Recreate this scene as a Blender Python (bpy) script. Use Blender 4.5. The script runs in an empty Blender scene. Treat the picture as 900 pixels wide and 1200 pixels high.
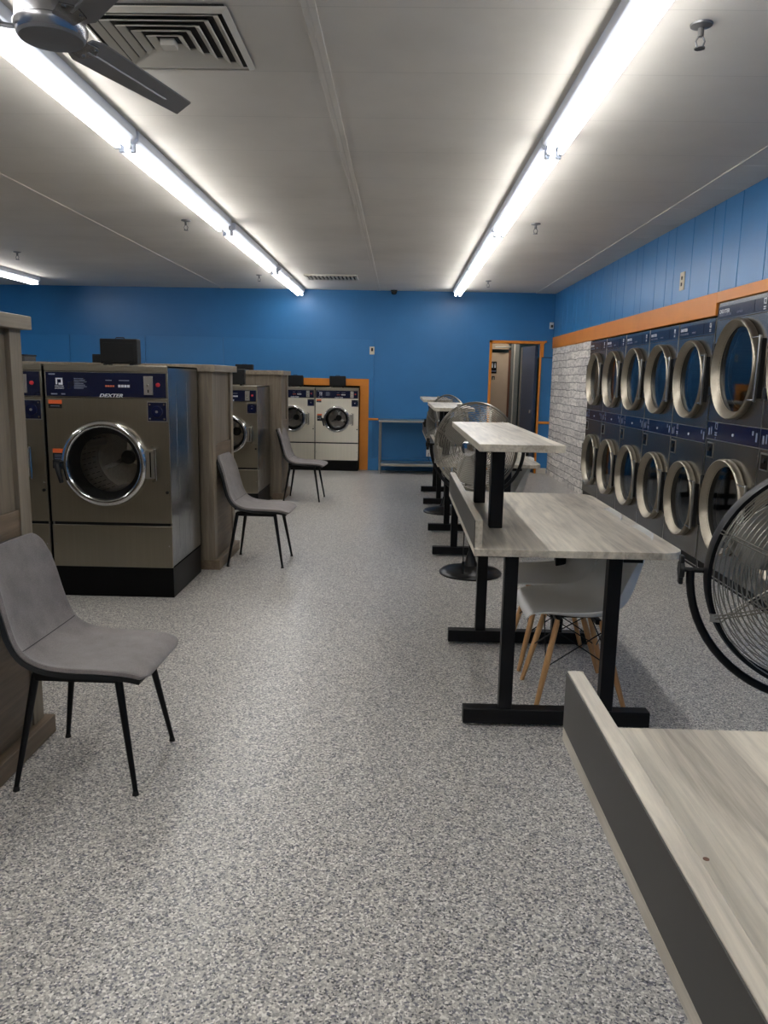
import bpy, bmesh, math, random
from mathutils import Vector, Matrix
random.seed(7)
S = bpy.context.scene
C = S.collection
PI = math.pi

# ------------------------------------------------------------------ camera, world, exposure
def make_camera():
    f, yaw, pitch, roll, H = 898.3, -0.01827, 0.1718, -0.01804, 1.45
    cy, sy, cp, sp, cr, sr = math.cos(yaw), math.sin(yaw), math.cos(pitch), math.sin(pitch), math.cos(roll), math.sin(roll)
    right = Vector((cy, -sy, 0)); f0 = Vector((sy, cy, 0)); up = Vector((0, 0, 1))
    fwd = f0 * cp - up * sp; down = -(up * cp + f0 * sp)
    r2 = right * cr + down * sr; d2 = -right * sr + down * cr
    m = Matrix((r2, -d2, -fwd)).transposed().to_4x4()
    m.translation = Vector((0, 0, H))
    cam = bpy.data.cameras.new('camera'); o = bpy.data.objects.new('camera', cam); C.objects.link(o)
    o.matrix_world = m
    cam.sensor_fit = 'VERTICAL'; cam.sensor_height = 24.0; cam.lens = f / 1200 * 24.0
    cam.clip_start = 0.02; cam.clip_end = 100
    S.camera = o
make_camera()
w = bpy.data.worlds.new('world'); S.world = w; w.use_nodes = True
w.node_tree.nodes['Background'].inputs[0].default_value = (0.05, 0.055, 0.06, 1)
w.node_tree.nodes['Background'].inputs[1].default_value = 0.3
S.view_settings.view_transform = 'Standard'; S.view_settings.look = 'None'
S.view_settings.gamma = 1; S.view_settings.use_curve_mapping = False
S.view_settings.exposure = 0.92
TUBE_POWER = 10.0

# ------------------------------------------------------------------ materials
def lin(c):
    return tuple(((x / 255) / 12.92 if x / 255 <= 0.04045 else ((x / 255 + 0.055) / 1.055) ** 2.4) for x in c)
class NT:
    def __init__(s, name):
        s.m = bpy.data.materials.new(name); s.m.use_nodes = True; s.t = s.m.node_tree
        s.b = s.t.nodes['Principled BSDF']
    def n(s, typ, **kw):
        x = s.t.nodes.new(typ)
        for k, v in kw.items(): setattr(x, k, v)
        return x
    def l(s, a, b): s.t.links.new(a, b)
    def coord(s, scale=(1, 1, 1), kind='Object', rot=(0, 0, 0)):
        tc = s.n('ShaderNodeTexCoord'); mp = s.n('ShaderNodeMapping')
        mp.inputs['Scale'].default_value = scale; mp.inputs['Rotation'].default_value = rot
        s.l(tc.outputs[kind], mp.inputs[0]); return mp.outputs[0]
    def noise(s, vec, scale, detail=4, rough=0.5, dist=0.0):
        x = s.n('ShaderNodeTexNoise'); x.inputs['Scale'].default_value = scale
        x.inputs['Detail'].default_value = detail; x.inputs['Roughness'].default_value = rough
        x.inputs['Distortion'].default_value = dist
        s.l(vec, x.inputs['Vector']); return x.outputs['Fac']
    def ramp(s, fac, stops, interp='LINEAR'):
        x = s.n('ShaderNodeValToRGB'); x.color_ramp.interpolation = interp
        e = x.color_ramp.elements
        while len(e) < len(stops): e.new(0.5)
        for i, (p, c) in enumerate(stops):
            e[i].position = p; e[i].color = (c[0], c[1], c[2], 1)
        s.l(fac, x.inputs[0]); return x.outputs[0]
    def mix(s, fac, a, b, mode='MIX'):
        x = s.n('ShaderNodeMix'); x.data_type = 'RGBA'; x.blend_type = mode
        for sock, v in ((x.inputs[0], fac), (x.inputs[6], a), (x.inputs[7], b)):
            if hasattr(v, 'is_linked'): s.l(v, sock)
            elif isinstance(v, (int, float)): sock.default_value = v
            else: sock.default_value = (v[0], v[1], v[2], 1)
        return x.outputs[2]
    def bump(s, h, strength=0.2, dist=0.01):
        x = s.n('ShaderNodeBump'); x.inputs['Strength'].default_value = strength
        x.inputs['Distance'].default_value = dist; s.l(h, x.inputs['Height'])
        s.l(x.outputs[0], s.b.inputs['Normal'])
    def set(s, color=None, rough=0.5, metal=0.0, spec=None):
        if color is not None:
            if hasattr(color, 'is_linked'): s.l(color, s.b.inputs['Base Color'])
            else: s.b.inputs['Base Color'].default_value = (*color[:3], 1)
        if hasattr(rough, 'is_linked'): s.l(rough, s.b.inputs['Roughness'])
        else: s.b.inputs['Roughness'].default_value = rough
        s.b.inputs['Metallic'].default_value = metal
        if spec is not None: s.b.inputs['Specular IOR Level'].default_value = spec
        return s.m
def plain(name, rgb, rough=0.5, metal=0.0, var=0.0, spec=None):
    t = NT(name); c = lin(rgb)
    v = t.coord(); n = t.noise(v, 6, 5)
    d = max(var, 0.04)
    col = t.ramp(n, [(0.3, tuple(x * (1 - d) for x in c)), (0.7, tuple(min(1, x * (1 + d)) for x in c))])
    return t.set(col, rough, metal, spec)
M = {}
M['black_metal'] = plain('black_metal', (9, 10, 13), 0.42, spec=.25)
M['black_plastic'] = plain('black_plastic', (17, 18, 19), 0.5, spec=.3)
M['black_gloss'] = plain('black_gloss', (10, 10, 11), 0.15)
M['fan_black'] = plain('satin_black_enamel', (8, 8, 9), 0.3, spec=.3)
M['rubber'] = plain('rubber', (6, 6, 7), 0.6)
M['navy'] = plain('navy', (13, 21, 50), 0.22)
M['navy_bright'] = plain('navy_bright', (7, 18, 56), 0.15)
M['white_print'] = plain('white_print', (215, 218, 225), 0.5)
M['grey_print'] = plain('grey_print', (120, 128, 150), 0.5)
M['red_plastic'] = plain('red_plastic', (200, 40, 50), 0.4)
M['red_print'] = plain('red_print', (165, 60, 40), 0.5)
M['orange_sticker'] = plain('orange_sticker', (225, 100, 45), 0.5)
M['white_plastic'] = plain('white_plastic', (222, 222, 220), 0.3)
M['shell_white'] = plain('shell_white', (214, 214, 212), 0.38)
M['beige_plate'] = plain('beige_plate', (205, 195, 170), 0.45)
M['fixture_white'] = plain('fixture_white', (205, 212, 226), 0.35)
M['diffuser_white'] = plain('diffuser_white', (196, 192, 182), 0.5)
M['duct_dark'] = plain('duct_dark', (38, 37, 36), 0.8)
M['chrome'] = plain('chrome', (205, 205, 205), 0.1, 1.0)
M['alu'] = plain('aluminium', (190, 188, 182), 0.32, 1.0)
M['wire'] = plain('grille_wire', (150, 146, 136), 0.3, 0.9)
M['blade_grey'] = plain('blade_grey', (122, 123, 128), 0.4, 0.3)
M['nickel'] = plain('brushed_nickel', (165, 165, 168), 0.25, 0.9)
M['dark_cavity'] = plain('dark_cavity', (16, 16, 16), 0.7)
M['grey_board'] = plain('charcoal_laminate', (52, 50, 47), 0.42)
M['plinth'] = plain('black_plinth', (5, 5, 6), 0.4, spec=.15)
M['door_beige'] = plain('beige_door', (186, 165, 142), 0.45)
M['door_slate'] = plain('slate_door', (58, 72, 98), 0.4)
M['hall_grey'] = plain('hall_grey', (120, 122, 120), 0.6)
M['hall_teal'] = plain('hall_teal', (96, 122, 130), 0.5)
M['brown_trim'] = plain('brown_trim', (110, 72, 52), 0.5)
M['white_trim'] = plain('white_trim', (205, 200, 190), 0.5)
M['dark_sensor'] = plain('sprinkler_metal', (120, 120, 122), 0.35, 0.6)

def steel(name, base, rough, axis=2, amount=0.12):
    t = NT(name); sc = [90, 90, 90]; sc[axis] = 1.2
    v = t.coord(tuple(sc)); n = t.noise(v, 1.0, 3)
    v2 = t.coord((1, 1, 1)); n2 = t.noise(v2, 2.2, 4, 0.6)
    c = lin(base)
    col = t.ramp(n, [(0.25, tuple(x * (1 - amount) for x in c)), (0.75, tuple(min(1, x * (1 + amount)) for x in c))])
    r = t.n('ShaderNodeMapRange'); r.inputs[3].default_value = rough - 0.06; r.inputs[4].default_value = rough + 0.1
    t.l(n2, r.inputs[0])
    t.bump(n, 0.02, 0.002)
    return t.set(col, r.outputs[0], 1.0)
M['steel'] = steel('stainless_steel', (150, 144, 130), 0.30, 2, 0.04)
M['steel_h'] = steel('stainless_steel_brushed_across', (160, 154, 140), 0.3, 0, 0.04)
M['steel_lit'] = steel('stainless_steel_lit_copy', (236, 230, 214), 0.4, 2, 0.04)  # lightened steel copy, niche washers' reflected light put into the base colour
M['steel_side'] = steel('stainless_side_sheet', (165, 166, 166), 0.2, 2, 0.2)
M['steel_dryer'] = steel('dryer_sheet_steel', (140, 138, 134), 0.22, 2, 0.04)
M['steel_ring'] = steel('door_ring_steel', (158, 150, 136), 0.36, 1, 0.08)

def glass(name, tint, rough=0.02):
    t = NT(name)
    t.b.inputs['Base Color'].default_value = (*tint, 1); t.b.inputs['Roughness'].default_value = rough
    t.b.inputs['Transmission Weight'].default_value = 1.0; t.b.inputs['IOR'].default_value = 1.12
    t.b.inputs['Specular IOR Level'].default_value = 0.9
    return t.m
def dark_glass(name, rgb, ior=1.9):
    # tinted door glass: mostly a dark mirror with a clear component
    t = NT(name); t.t.nodes.remove(t.b)
    out = [n for n in t.t.nodes if n.type == 'OUTPUT_MATERIAL'][0]
    tr = t.n('ShaderNodeBsdfTransparent'); tr.inputs[0].default_value = (*rgb, 1)
    gl = t.n('ShaderNodeBsdfGlossy'); gl.inputs['Roughness'].default_value = 0.04
    gl.inputs[0].default_value = (0.8, 0.85, 0.9, 1)
    fr = t.n('ShaderNodeFresnel'); fr.inputs[0].default_value = ior
    mx = t.n('ShaderNodeMixShader')
    t.l(fr.outputs[0], mx.inputs[0]); t.l(tr.outputs[0], mx.inputs[1]); t.l(gl.outputs[0], mx.inputs[2])
    t.l(mx.outputs[0], out.inputs[0]); return t.m
M['glass_dryer'] = dark_glass('tinted_dryer_glass', (0.45, 0.45, 0.45))
M['glass_washer'] = dark_glass('washer_door_glass', (0.97, 0.97, 0.97), 1.45)

def m_floor():
    t = NT('speckled_epoxy_floor')
    v = t.coord()
    nz = t.noise(v, 40, 2)
    vo = t.n('ShaderNodeTexVoronoi'); vo.inputs['Scale'].default_value = 185; t.l(v, vo.inputs['Vector'])
    sep = t.n('ShaderNodeSeparateColor'); t.l(vo.outputs['Color'], sep.inputs[0])
    col = t.ramp(sep.outputs[0], [(0.0, lin((22, 22, 34))), (0.08, lin((84, 84, 98))), (0.2, lin((146, 142, 138))), (0.45, lin((186, 181, 172))), (0.72, lin((212, 207, 196))), (0.88, lin((243, 239, 231)))], 'CONSTANT')
    vo2 = t.n('ShaderNodeTexVoronoi'); vo2.inputs['Scale'].default_value = 300; t.l(v, vo2.inputs['Vector'])
    sep2 = t.n('ShaderNodeSeparateColor'); t.l(vo2.outputs['Color'], sep2.inputs[0])
    col2 = t.ramp(sep2.outputs[1], [(0.0, lin((90, 90, 98))), (0.15, lin((176, 173, 168))), (0.7, lin((205, 202, 195)))], 'CONSTANT')
    c = t.mix(0.2, col, col2)
    big = t.noise(v, 0.9, 3)
    sh = t.ramp(big, [(0.3, (0.94, 0.94, 0.94)), (0.7, (1, 1, 1))])
    c = t.mix(1.0, c, sh, 'MULTIPLY')
    t.bump(sep.outputs[0], 0.05, 0.002)
    return t.set(c, 0.33, 0, 0.5)
M['floor'] = m_floor()
def m_ceiling():
    t = NT('painted_ceiling_board')
    v = t.coord(); n = t.noise(v, 1.1, 5, 0.6); n2 = t.noise(v, 140, 3)
    col = t.ramp(n, [(0.3, lin((206, 201, 193))), (0.7, lin((220, 215, 207)))])
    br = t.n('ShaderNodeTexBrick'); br.offset = 0; br.inputs['Scale'].default_value = 1
    br.inputs['Brick Width'].default_value = 2.44; br.inputs['Row Height'].default_value = 0.61
    br.inputs['Mortar Size'].default_value = 0.005; br.inputs['Mortar Smooth'].default_value = 0.6
    v3 = t.n('ShaderNodeMapping'); v3.inputs['Location'].default_value = (0.37, -0.05, 0)
    tc = t.n('ShaderNodeTexCoord'); t.l(tc.outputs['Object'], v3.inputs[0]); t.l(v3.outputs[0], br.inputs['Vector'])
    br.inputs['Color1'].default_value = (1, 1, 1, 1); br.inputs['Color2'].default_value = (0.975, 0.975, 0.975, 1); br.inputs['Mortar'].default_value = (0.86, 0.86, 0.86, 1)
    c = t.mix(1.0, col, br.outputs['Color'], 'MULTIPLY')
    h = t.n('ShaderNodeMath', operation='ADD'); t.l(n2, h.inputs[0])
    mm = t.n('ShaderNodeMath', operation='MULTIPLY'); mm.inputs[1].default_value = -2.0; t.l(br.outputs['Fac'], mm.inputs[0]); t.l(mm.outputs[0], h.inputs[1])
    t.bump(h.outputs[0], 0.12, 0.004)
    return t.set(c, 0.75)
M['ceiling'] = m_ceiling()
def m_paint(name, rgb, rough=0.45, var=0.07, scale=1.3):
    t = NT(name); v = t.coord(); n = t.noise(v, scale, 6, 0.65); n2 = t.noise(v, 60, 3)
    c = lin(rgb)
    col = t.ramp(n, [(0.3, tuple(x * (1 - var) for x in c)), (0.7, tuple(min(1, x * (1 + var)) for x in c))])
    t.bump(n2, 0.08, 0.003)
    return t.set(col, rough)
M['blue'] = m_paint('blue_wall_paint', (46, 116, 174), 0.38)
M['blue_panel'] = m_paint('blue_panel_paint', (50, 120, 178), 0.35)
M['orange'] = m_paint('orange_paint', (214, 132, 42), 0.4, 0.06, 3)
M['far_wall'] = m_paint('grey_wall_paint', (150, 150, 148), 0.6)
def m_laminate(name, a, b, axis=1, plank=0.15, rough=0.35):
    t = NT(name)
    tc = t.n('ShaderNodeTexCoord'); sep = t.n('ShaderNodeSeparateXYZ'); t.l(tc.outputs['Object'], sep.inputs[0])
    sx = [48, 48, 48]; sx[axis] = 2.2
    v = t.coord(tuple(sx)); n = t.noise(v, 1.0, 8, 0.7, 0.3)
    sx2 = [9, 9, 9]; sx2[axis] = 1.3
    v2 = t.coord(tuple(sx2)); n2 = t.noise(v2, 1.0, 5, 0.55, 1.2)
    # plank steps across the grain
    oth = sep.outputs[0] if axis != 0 else sep.outputs[1]
    d = t.n('ShaderNodeMath', operation='DIVIDE'); d.inputs[1].default_value = plank; t.l(oth, d.inputs[0])
    fl = t.n('ShaderNodeMath', operation='FLOOR'); t.l(d.outputs[0], fl.inputs[0])
    wn = t.n('ShaderNodeTexWhiteNoise', noise_dimensions='1D'); t.l(fl.outputs[0], wn.inputs['W'])
    s1 = t.n('ShaderNodeMath', operation='ADD'); t.l(n, s1.inputs[0]); t.l(n2, s1.inputs[1])
    s2 = t.n('ShaderNodeMath', operation='MULTIPLY_ADD'); t.l(wn.outputs['Value'], s2.inputs[0]); s2.inputs[1].default_value = 0.28; t.l(s1.outputs[0], s2.inputs[2])
    s3 = t.n('ShaderNodeMath', operation='MULTIPLY'); t.l(s2.outputs[0], s3.inputs[0]); s3.inputs[1].default_value = 0.5
    col = t.ramp(s3.outputs[0], [(0.42, lin(a)), (0.70, lin(b))])
    t.bump(n, 0.04, 0.002)
    return t.set(col, rough)
M['desk_wood'] = m_laminate('pale_grey_oak_laminate', (146, 138, 125), (216, 207, 189), 1)
M['post_wood'] = m_laminate('weathered_oak_panel', (104, 93, 78), (142, 130, 112), 2, 0.4, 0.5)
M['cap_wood'] = m_laminate('weathered_oak_cap', (118, 107, 92), (156, 144, 125), 1, 0.4, 0.45)
M['base_wood'] = m_laminate('oak_base_board', (100, 84, 66), (134, 116, 94), 1, 0.4, 0.5)
M['leg_wood'] = m_laminate('beech_dowel', (176, 126, 78), (212, 166, 114), 2, 0.5, 0.4)
def m_fabric():
    t = NT('grey_linen_fabric'); v = t.coord((1, 1, 1)); n = t.noise(v, 420, 2); n2 = t.noise(v, 14, 4)
    a = t.mix(0.35, n, n2)
    col = t.ramp(a, [(0.35, lin((104, 98, 96))), (0.65, lin((140, 133, 130)))])
    t.bump(n, 0.3, 0.002)
    t.b.inputs['Sheen Weight'].default_value = 0.25
    return t.set(col, 0.9)
M['fabric'] = m_fabric()
def m_stone():
    t = NT('stacked_stone_wallpaper')
    tc = t.n('ShaderNodeTexCoord'); sep = t.n('ShaderNodeSeparateXYZ'); t.l(tc.outputs['Object'], sep.inputs[0])
    cb = t.n('ShaderNodeCombineXYZ'); t.l(sep.outputs[1], cb.inputs[0]); t.l(sep.outputs[2], cb.inputs[1])
    nv = t.n('ShaderNodeTexNoise'); nv.inputs['Scale'].default_value = 3.5; nv.inputs['Detail'].default_value = 5; t.l(cb.outputs[0], nv.inputs['Vector'])
    ms = t.n('ShaderNodeVectorMath', operation='MULTIPLY_ADD'); t.l(nv.outputs['Color'], ms.inputs[0]); ms.inputs[1].default_value = (0.09, 0.045, 0); t.l(cb.outputs[0], ms.inputs[2])
    br = t.n('ShaderNodeTexBrick'); br.inputs['Scale'].default_value = 1; br.inputs['Brick Width'].default_value = 0.5; br.inputs['Row Height'].default_value = 0.105
    br.offset = 0.43; br.squash = 0.7; br.squash_frequency = 3
    br.inputs['Mortar Size'].default_value = 0.006; br.inputs['Mortar Smooth'].default_value = 0.6; br.inputs['Bias'].default_value = -0.1
    br.inputs['Color1'].default_value = (*lin((246, 240, 232)), 1); br.inputs['Color2'].default_value = (*lin((208, 202, 196)), 1); br.inputs['Mortar'].default_value = (*lin((105, 101, 97)), 1)
    t.l(ms.outputs[0], br.inputs['Vector'])
    mp = t.n('ShaderNodeMapping'); mp.inputs['Scale'].default_value = (5, 16, 1); t.l(cb.outputs[0], mp.inputs[0])
    n = t.noise(mp.outputs[0], 1.6, 8, 0.7)
    sh = t.ramp(n, [(0.36, (0.55, 0.54, 0.53)), (0.56, (1, 1, 1))])
    c = t.mix(1.0, br.outputs['Color'], sh, 'MULTIPLY')
    return t.set(c, 0.6)
M['stone'] = m_stone()
def m_tube():
    t = NT('lit_fluorescent_tube')
    t.b.inputs['Base Color'].default_value = (1, 1, 1, 1)
    t.b.inputs['Emission Color'].default_value = (1.0, 0.975, 0.93, 1)
    t.b.inputs['Emission Strength'].default_value = TUBE_POWER
    return t.m
M['tube'] = m_tube()
hl = NT('lit_hall_globe'); hl.b.inputs['Emission Color'].default_value = (1, .9, .76, 1); hl.b.inputs['Emission Strength'].default_value = 24; M['hall_lamp'] = hl.m
def m_digit():
    t = NT('led_digits'); t.b.inputs['Base Color'].default_value = (0.2, 0.05, 0.03, 1)
    t.b.inputs['Emission Color'].default_value = (1.0, 0.25, 0.12, 1); t.b.inputs['Emission Strength'].default_value = 0.12
    return t.m
M['led'] = m_digit()
M['drum'] = steel('drum_steel', (165, 160, 152), 0.35, 1)

# ------------------------------------------------------------------ mesh builder
class MB:
    def __init__(s): s.v = []; s.f = []; s.mi = []; s.ms = []
    def _m(s, m):
        if m not in s.ms: s.ms.append(m)
        return s.ms.index(m)
    def add(s, vs, fs, m):
        k = len(s.v); s.v += [tuple(x) for x in vs]; i = s._m(m)
        for f in fs: s.f.append(tuple(k + j for j in f)); s.mi.append(i)
        return s
    def box(s, x0, x1, y0, y1, z0, z1, m, mat=None):
        vs = [Vector(p) for p in ((x0, y0, z0), (x1, y0, z0), (x1, y1, z0), (x0, y1, z0), (x0, y0, z1), (x1, y0, z1), (x1, y1, z1), (x0, y1, z1))]
        if mat: vs = [mat @ p for p in vs]
        return s.add(vs, [(3, 2, 1, 0), (4, 5, 6, 7), (0, 1, 5, 4), (1, 2, 6, 5), (2, 3, 7, 6), (3, 0, 4, 7)], m)
    def bar(s, p0, p1, wx, wy, m, up=(0, 0, 1)):
        p0 = Vector(p0); p1 = Vector(p1); d = (p1 - p0); L = d.length; d.normalize()
        u = Vector(up); a = d.cross(u)
        if a.length < 1e-4: a = d.cross(Vector((0, 1, 0)))
        a.normalize(); b = a.cross(d).normalized()
        vs = []
        for q in (p0, p1):
            for sx, sy in ((-1, -1), (1, -1), (1, 1), (-1, 1)): vs.append(q + a * sx * wx / 2 + b * sy * wy / 2)
        return s.add(vs, [(3, 2, 1, 0), (4, 5, 6, 7), (0, 1, 5, 4), (1, 2, 6, 5), (2, 3, 7, 6), (3, 0, 4, 7)], m)
    def cyl(s, p0, p1, r0, m, r1=None, n=16, caps=True):
        r1 = r0 if r1 is None else r1
        p0 = Vector(p0); p1 = Vector(p1); d = (p1 - p0).normalized()
        a = d.orthogonal().normalized(); b = d.cross(a)
        vs = []
        for q, r in ((p0, r0), (p1, r1)):
            for i in range(n):
                t = 2 * PI * i / n; vs.append(q + (a * math.cos(t) + b * math.sin(t)) * r)
        fs = [(i, (i + 1) % n, n + (i + 1) % n, n + i) for i in range(n)]
        if caps: fs += [tuple(range(n))[::-1], tuple(range(n, 2 * n))]
        return s.add(vs, fs, m)
    def tube(s, pts, r, m, n=8, closed=False):
        pts = [Vector(p) for p in pts]; N = len(pts)
        rs = r if isinstance(r, (list, tuple)) else [r] * N
        vs = []; prev = None
        for i, p in enumerate(pts):
            if closed: d = (pts[(i + 1) % N] - pts[i - 1]).normalized()
            else: d = (pts[min(i + 1, N - 1)] - pts[max(i - 1, 0)]).normalized()
            if prev is None: a = d.orthogonal().normalized()
            else:
                a = prev - d * prev.dot(d); a = a.normalized() if a.length > 1e-6 else d.orthogonal().normalized()
            prev = a; b = d.cross(a)
            for k in range(n):
                t = 2 * PI * k / n; vs.append(p + (a * math.cos(t) + b * math.sin(t)) * rs[i])
        fs = []
        for i in range(N if closed else N - 1):
            j = (i + 1) % N
            for k in range(n): fs.append((i * n + k, i * n + (k + 1) % n, j * n + (k + 1) % n, j * n + k))
        if not closed: fs += [tuple(range(n))[::-1], tuple((N - 1) * n + k for k in range(n))]
        return s.add(vs, fs, m)
    def torus(s, c, axis, R, r, m, N=64, n=6):
        c = Vector(c); d = Vector(axis).normalized(); a = d.orthogonal().normalized(); b = d.cross(a); vs = []; fs = []
        for i in range(N):
            t = 2 * PI * i / N; e = a * math.cos(t) + b * math.sin(t)
            for k in range(n):
                q = 2 * PI * k / n; vs.append(c + e * (R + r * math.cos(q)) + d * r * math.sin(q))
        for i in range(N):
            j = (i + 1) % N
            for k in range(n): fs.append((i * n + k, i * n + (k + 1) % n, j * n + (k + 1) % n, j * n + k))
        return s.add(vs, fs, m)
    def lathe(s, prof, c, m, axis='z', n=48, ends=(False, False)):
        # prof: (radius, height along axis); axis 'z' or 'y' (height = y coordinate)
        vs = []; P = len(prof)
        for r, h in prof:
            for i in range(n):
                t = 2 * PI * i / n; x, y = r * math.cos(t), r * math.sin(t)
                vs.append((c[0] + x, c[1] + y, c[2] + h) if axis == 'z' else (c[0] + x, c[1] + h, c[2] + y))
        fs = []
        for j in range(P - 1):
            for i in range(n): fs.append((j * n + i, j * n + (i + 1) % n, (j + 1) * n + (i + 1) % n, (j + 1) * n + i))
        if ends[0]: fs.append(tuple(range(n)))
        if ends[1]: fs.append(tuple((P - 1) * n + i for i in range(n)))
        return s.add(vs, fs, m)
    def prism(s, poly, a, b, m, plane='xy'):
        # poly in plane, extruded a..b along the third axis
        def P(u, v, h): return {'xy': (u, v, h), 'xz': (u, h, v), 'yz': (h, u, v)}[plane]
        n = len(poly); vs = [P(u, v, a) for u, v in poly] + [P(u, v, b) for u, v in poly]
        fs = [tuple(range(n))[::-1], tuple(range(n, 2 * n))] + [(i, (i + 1) % n, n + (i + 1) % n, n + i) for i in range(n)]
        return s.add(vs, fs, m)
    def holed(s, x0, x1, z0, z1, cx, cz, r, y0, y1, m, n=48):
        ang = [2 * PI * i / n for i in range(n)] + [math.atan2(z - cz, x - cx) % (2 * PI) for x in (x0, x1) for z in (z0, z1)]
        ang = sorted(set(round(a, 6) for a in ang)); N = len(ang); vs = []
        def hit(a):
            dx, dz = math.cos(a), math.sin(a); ts = []
            if abs(dx) > 1e-9: ts.append(((x1 if dx > 0 else x0) - cx) / dx)
            if abs(dz) > 1e-9: ts.append(((z1 if dz > 0 else z0) - cz) / dz)
            t = min(ts); return cx + dx * t, cz + dz * t
        for y in (y0, y1):
            for a in ang: vs.append((cx + r * math.cos(a), y, cz + r * math.sin(a)))
            for a in ang: h = hit(a); vs.append((h[0], y, h[1]))
        fs = []
        for i in range(N):
            j = (i + 1) % N
            fs.append((i, j, N + j, N + i)); fs.append((2 * N + i, 2 * N + j, 3 * N + j, 3 * N + i))
            fs.append((i, j, 2 * N + j, 2 * N + i)); fs.append((N + i, N + j, 3 * N + j, 3 * N + i))
        return s.add(vs, fs, m)
    def text(s, body, x, y, z, size, m, shear=0.0, align='LEFT', face='-y', bold=0.0, width=1.0):
        cu = bpy.data.curves.new('lettering', 'FONT'); cu.body = body; cu.size = size; cu.extrude = 0.0006; cu.shear = shear
        cu.align_x = align; cu.offset = bold; cu.resolution_u = 2
        o = bpy.data.objects.new('lettering', cu); C.objects.link(o)
        me = bpy.data.meshes.new_from_object(o.evaluated_get(bpy.context.evaluated_depsgraph_get()))
        vs = [(x + v.co.x * width, y - v.co.z, z + v.co.y) for v in me.vertices]; fs = [tuple(p.vertices) for p in me.polygons]
        s.add(vs, fs, m)
        bpy.data.objects.remove(o); bpy.data.curves.remove(cu); bpy.data.meshes.remove(me)
        return s
    def build(s, name, parent=None, loc=None, bevel=0.0, recalc=True, angle=38):
        me = bpy.data.meshes.new(name); me.from_pydata(s.v, [], s.f)
        for m in s.ms: me.materials.append(M[m])
        me.polygons.foreach_set('material_index', s.mi)
        if recalc:
            bm = bmesh.new(); bm.from_mesh(me); bmesh.ops.recalc_face_normals(bm, faces=bm.faces); bm.to_mesh(me); bm.free()
        me.polygons.foreach_set('use_smooth', [True] * len(me.polygons))
        me.set_sharp_from_angle(angle=math.radians(angle)); me.update()
        o = bpy.data.objects.new(name, me); C.objects.link(o)
        if parent: o.parent = parent
        if loc: o.location = loc
        if bevel:
            b = o.modifiers.new('bevel', 'BEVEL'); b.width = bevel; b.segments = 2; b.limit_method = 'ANGLE'; b.angle_limit = math.radians(50)
            b.harden_normals = False
        return o
def box1(name, parent, x0, x1, y0, y1, z0, z1, m, bevel=0.0):
    return MB().box(x0, x1, y0, y1, z0, z1, m).build(name, parent, bevel=bevel)
def tag(o, label, cat, group=None):
    o['label'] = label; o['category'] = cat
    if group: o['group'] = group
    return o
def thing(name, label, cat, loc=(0, 0, 0), rz=0.0, group=None):
    o = bpy.data.objects.new(name, None); C.objects.link(o); o.empty_display_size = 0.1
    o.location = loc; o.rotation_euler = (0, 0, rz)
    return tag(o, label, cat, group)
def struct(o): o['kind'] = 'structure'; return o
def children(o): return [c for c in bpy.data.objects if c.parent == o]
def dup(o, loc, rz, label, group=None):
    def cp(src, par):
        c = src.copy(); C.objects.link(c)
        if par: c.parent = par
        for k in children(src): cp(k, c)
        return c
    r = cp(o, None); r.location = loc; r.rotation_euler = (0, 0, rz); r['label'] = label
    if group: r['group'] = group
    return r

# ------------------------------------------------------------------ the room
XL, XR, YB, YF, ZC = -7.6, 2.37, 12.29, -6.5, 2.80
NX0, NX1, NZ = -2.06, -0.64, 1.335     # washer niche in the back wall
DX0, DX1, DZ = 1.42, 2.165, 2.03       # doorway
struct(box1('floor', None, XL - 0.2, XR + 1.2, YF - 0.2, YB + 2.2, -0.08, 0, 'floor'))
struct(box1('ceiling', None, XL - 0.2, XR + 0.2, YF - 0.2, YB + 0.1, ZC, ZC + 0.1, 'ceiling'))
b = MB()
b.box(XL - .1, NX0, YB, YB + .1, 0, ZC, 'blue').box(NX0, NX1, YB, YB + .1, NZ, ZC, 'blue').box(NX1, DX0, YB, YB + .1, 0, ZC, 'blue')
b.box(DX0, DX1, YB, YB + .1, DZ, ZC, 'blue').box(DX1, XR + .1, YB, YB + .1, 0, ZC, 'blue')
struct(b.build('wall_back'))
b = MB()
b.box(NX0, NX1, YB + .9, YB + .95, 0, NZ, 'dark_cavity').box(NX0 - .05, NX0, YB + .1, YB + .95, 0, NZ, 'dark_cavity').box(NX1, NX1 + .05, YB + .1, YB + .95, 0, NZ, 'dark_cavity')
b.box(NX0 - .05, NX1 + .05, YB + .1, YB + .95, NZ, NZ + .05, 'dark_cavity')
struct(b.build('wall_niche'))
# right wall: blue upper part with vertical panelling, dryers are set in below it
b = MB(); b.box(XR + .02, XR + .12, YF, YB + .1, 2.06, ZC, 'blue')
b.box(XR + .02, XR + .12, 9.86, YB + .1, 0, 2.06, 'blue'); b.box(XR + .02, XR + .12, YF, 4.2, 0, 2.06, 'blue')
b.box(XR + .9, XR + 1.0, 4.2, 9.86, 0, 2.12, 'dark_cavity'); b.box(XR + .12, XR + 1.0, 4.15, 4.2, 0, 2.12, 'dark_cavity'); b.box(XR + .12, XR + 1.0, 9.86, 9.92, 0, 2.12, 'dark_cavity')
b.box(XR + .12, XR + 1.0, 4.2, 9.86, 2.07, 2.12, 'dark_cavity')
struct(b.build('wall_right'))
b = MB(); y = YB - 0.001; k = 0
ws = [0.41, 0.2, 0.3, 0.41, 0.2, 0.41, 0.3, 0.2, 0.41]
while y > YF:
    wdt = ws[k % len(ws)]; y0 = max(y - wdt, YF)
    b.box(XR, XR + .02, y0 + .007, y, 2.07, ZC, 'blue_panel'); y = y0; k += 1
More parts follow.
